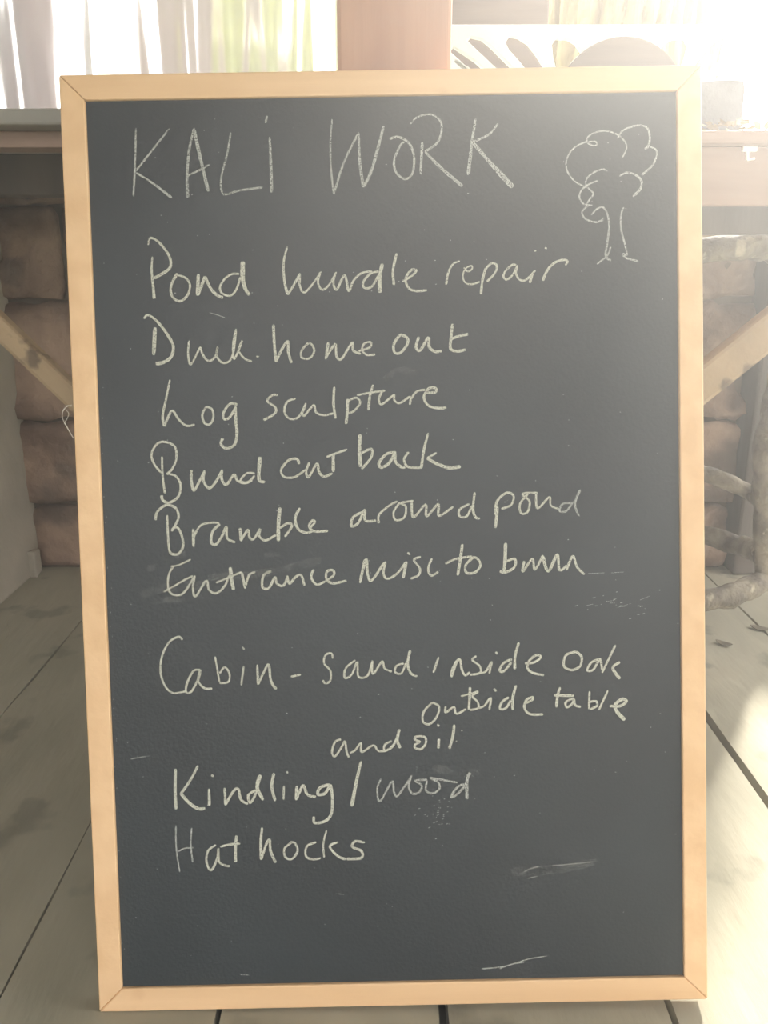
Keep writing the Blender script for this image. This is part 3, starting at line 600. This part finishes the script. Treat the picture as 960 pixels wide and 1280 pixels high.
for i in range(nx + 1):
    col = []
    for k in range(nz + 1):
        x = gx0 + (gx1 - gx0) * i / nx; z = gz0 + (gz1 - gz0) * k / nz
        q = x + 0.03 * noise.noise(Vector((x * 3, z * 2.2, 0)))
        y = 1.30 + 0.030 * noise.noise(Vector((q * 13, z * 1.0, 1))) + 0.012 * noise.noise(Vector((q * 38, z * 2.4, 4))) + 0.004 * noise.noise(Vector((q * 95, z * 5, 7)))
        col.append(bm.verts.new((x, y, z)))
    grid.append(col)
for i in range(nx):
    for k in range(nz): bm.faces.new((grid[i][k], grid[i + 1][k], grid[i + 1][k + 1], grid[i][k + 1]))
tag(obj('plastic_sheet', bm, ps, smooth=True), 'crumpled clear plastic sheet hanging over the opening left of the post', 'plastic sheet')

# bottle on the worktop behind the sheet
bm = BM(); prof = [(0.0, 0), (0.045, 0), (0.05, 0.01), (0.05, 0.20), (0.042, 0.25), (0.018, 0.30), (0.016, 0.36), (0.0, 0.362)]
rings = []
for r_, z in prof:
    rings.append([bm.verts.new((max(r_, 1e-4) * math.cos(2 * math.pi * k / 24), max(r_, 1e-4) * math.sin(2 * math.pi * k / 24), z)) for k in range(24)])
for A, B in zip(rings, rings[1:]):
    for k in range(24): bm.faces.new((A[k], A[(k + 1) % 24], B[(k + 1) % 24], B[k]))
bt = obj('bottle', bm, M['bottle'], smooth=True); bt.location = (at(28, 100, 1.46).x, 1.46, 0.8745)
tag(bt, 'dark mauve bottle blurred behind the plastic sheet', 'bottle')

# ------------------------------------------------------------------ outside: white garden bench, board, trunk, bushes
BY = 2.25
gb = thing('garden_bench', 'white plastic garden bench with a sunburst slotted back, outside right of the post', 'bench', (at(772, 90, BY).x, BY, 0))
cx, top, bot = at(772, 90, BY).x, at(700, 34, BY).z, at(700, 150, BY).z
def flat(name, outer, holes, depth, m, parent, loc):
    cu = bpy.data.curves.new(name, 'CURVE'); cu.dimensions = '2D'; cu.fill_mode = 'BOTH'; cu.extrude = depth / 2; cu.bevel_depth = 0.003
    for loop in [outer] + holes:
        sp_ = cu.splines.new('POLY'); sp_.points.add(len(loop) - 1); sp_.use_cyclic_u = True
        for q, (x, y) in zip(sp_.points, loop): q.co = (x, y, 0, 1)
    tmp = bpy.data.objects.new(name, cu); C.objects.link(tmp)
    dg = bpy.context.evaluated_depsgraph_get(); me = bpy.data.meshes.new_from_object(tmp.evaluated_get(dg))
    bpy.data.objects.remove(tmp)
    me.transform(Matrix.Rotation(R(90), 4, 'X'))
    o = bpy.data.objects.new(name, me); C.objects.link(o); me.materials.clear(); me.materials.append(m)
    o.parent = parent; o.location = loc; return o
def P2(px, py): q = at(px, py, BY); return (q.x - cx, q.z)
hw = 0.60
outer = [(-hw, bot - .05), (hw, bot - .05)] + [(hw * math.cos(t) if abs(math.cos(t)) > .98 else hw * math.cos(t), top - 0.05 + 0.05 * min(1, math.sin(t) * 2.2)) for t in [math.pi * k / 24 for k in range(0, 25)]]
holes = []
for prs in ([(566, 57), (560, 66), (598, 100), (622, 100), (594, 76)], [(566, 74), (566, 80), (590, 100), (600, 100), (585, 85)],
            [(588, 45), (581, 52), (600, 70), (632, 100), (656, 100), (634, 78), (614, 58), (602, 48)], [(636, 44), (629, 54), (634, 64), (650, 82), (664, 100), (690, 100), (680, 82), (670, 66), (660, 54), (648, 46)],
            [(694, 47), (687, 57), (689, 74), (694, 92), (708, 92), (716, 78), (728, 66), (720, 54), (710, 48)]):
    h = [P2(*q) for q in prs]; holes.append(h); holes.append([(-x, z) for x, z in h])
flat('backrest', outer, holes, 0.02, M['white'], gb, (0, 0, 0))
rr = 72 * 2.3 / F
arch = [(rr * 1.0 * math.cos(math.pi * k / 24), math.sin(math.pi * k / 24) * rr) for k in range(25)]
zh = at(772, 48, BY - 0.04).z - rr
hb = flat('hub', [(x, zh + z) for x, z in arch], [], 0.02, M['hub'], gb, (0, -0.035, 0)); hb['label'] = 'dark brown half-round hub'
bm = BM(); box(bm, -hw, hw, 0.012, 0.5, 0.40, 0.43); obj('seat', bm, M['white'], gb, bevel=0.006)
for sx in (-1, 1):
    for yy in (0.46, 0.03):
        bm = BM(); bar(bm, (sx * (hw - .04), yy, -0.05), (sx * (hw - .04), yy, bot if yy < .1 else 0.40), 0.05, 0.04, (1, 0, 0)); obj('leg', bm, M['white'], gb, bevel=0.004)

bx0, bx1 = at(520, 20, 2.75).x, at(686, 20, 2.75).x
bm = BM(); box(bm, bx0, bx1, 2.75, 2.80, -0.05, 2.6)
tag(obj('wooden_board', bm, M['hub'], bevel=0.005), 'upright brown board outside between the post and the tree trunk', 'board')

# trunk with deep vertical bark plates
tx, ty, tr_ = at(785, 20, 3.3).x, 3.42, 0.36
bm = BM(); nA, nZ = 220, 150; rings = []
for k in range(nZ + 1):
    z = -0.06 + 3.4 * k / nZ; rg = []
    for i in range(nA):
        a = 2 * math.pi * i / nA; p = Vector((math.cos(a) * 1.0, math.sin(a) * 1.0, z * 0.22))
        wv = 0.16 * noise.noise(Vector((math.cos(a) * 2, math.sin(a) * 2, z * 2.2)))
        ridge = abs(math.sin((a + wv) * 17)) ** 0.45
        crack = abs(noise.noise(Vector((math.cos(a) * 6, math.sin(a) * 6, z * 9))))
        r_ = tr_ * (1 + 0.25 * math.exp(-(z + 0.06) * 4)) + 0.042 * (ridge - 1) + 0.03 * min(0.3, crack) + 0.008 * noise.noise(p * 14)
        rg.append(bm.verts.new((tx + r_ * math.cos(a), ty + r_ * math.sin(a), z)))
    rings.append(rg)
for A, B in zip(rings, rings[1:]):
    for i in range(nA): bm.faces.new((A[i], A[(i + 1) % nA], B[(i + 1) % nA], B[i]))
bm.faces.new(rings[-1])
tag(obj('tree_trunk', bm, M['bark']), 'thick tree trunk with deeply furrowed pale bark outside', 'tree')

def bush(name, label, cx_, cy_, z0, rx, rz, n, m, seed, ls=0.05):
    random.seed(seed); bm = BM()
    for _ in range(n):
        v = Vector((random.gauss(0, 1), random.gauss(0, 1), random.gauss(0, 1))).normalized() * random.uniform(0.55, 1) 
        c = Vector((cx_ + v.x * rx, cy_ + v.y * rx, z0 + rz + v.z * rz)); s = random.uniform(.5, 1) * ls
        a = Vector((random.gauss(0, 1), random.gauss(0, 1), random.gauss(0, 1))).normalized(); b2 = a.orthogonal().normalized()
        vs = [bm.verts.new(c + a * s), bm.verts.new(c + b2 * s * .5), bm.verts.new(c - a * s), bm.verts.new(c - b2 * s * .5)]; bm.faces.new(vs)
    for k in range(5):
        tube(bm, [(cx_, cy_, -0.06), (cx_ + random.uniform(-.3, .3) * rx, cy_ + random.uniform(-.3, .3) * rx, z0 + rz), (cx_ + random.uniform(-.7, .7) * rx, cy_ + random.uniform(-.7, .7) * rx, z0 + rz * 1.6)], [0.02, 0.012, 0.006], 6)
    tag(obj(name, bm, m), label, 'bush')
bush('leafy_bush', 'sunlit yellow-green bush blurred behind the plastic sheet beside the post', at(335, 40, 2.95).x, 2.95, 0.1, 0.17, 1.0, 4200, M['leaf2'], 3)
bm = BM(); box(bm, at(150, 30, 2.5).x, at(270, 30, 2.5).x, 2.5, 2.56, -0.05, 2.1)
tag(obj('wooden_board', bm, M['rail'], bevel=0.005), 'upright brown board outside, blurred behind the plastic sheet', 'board')

# ------------------------------------------------------------------ added scattering volume that imitates veiling lens glare
hz = bpy.data.materials.new('glare_veil'); hz.use_nodes = True
N = hz.node_tree.nodes; L = hz.node_tree.links; N.remove(N['Principled BSDF'])
vs = N.new('ShaderNodeVolumeScatter'); vs.inputs['Color'].default_value = (1, 0.98, 0.95, 1); vs.inputs['Density'].default_value = VEIL_DENSITY; vs.inputs['Anisotropy'].default_value = 0.80
L.new(vs.outputs[0], N['Material Output'].inputs['Volume'])
bm = BM(); box(bm, -1.6, 1.6, -1.2, 0.888, 0.002, 2.28)
tag(obj('lens_veil', bm, hz), 'added scattering veil that imitates pale lens glare', 'lens_veil', kind='stuff')
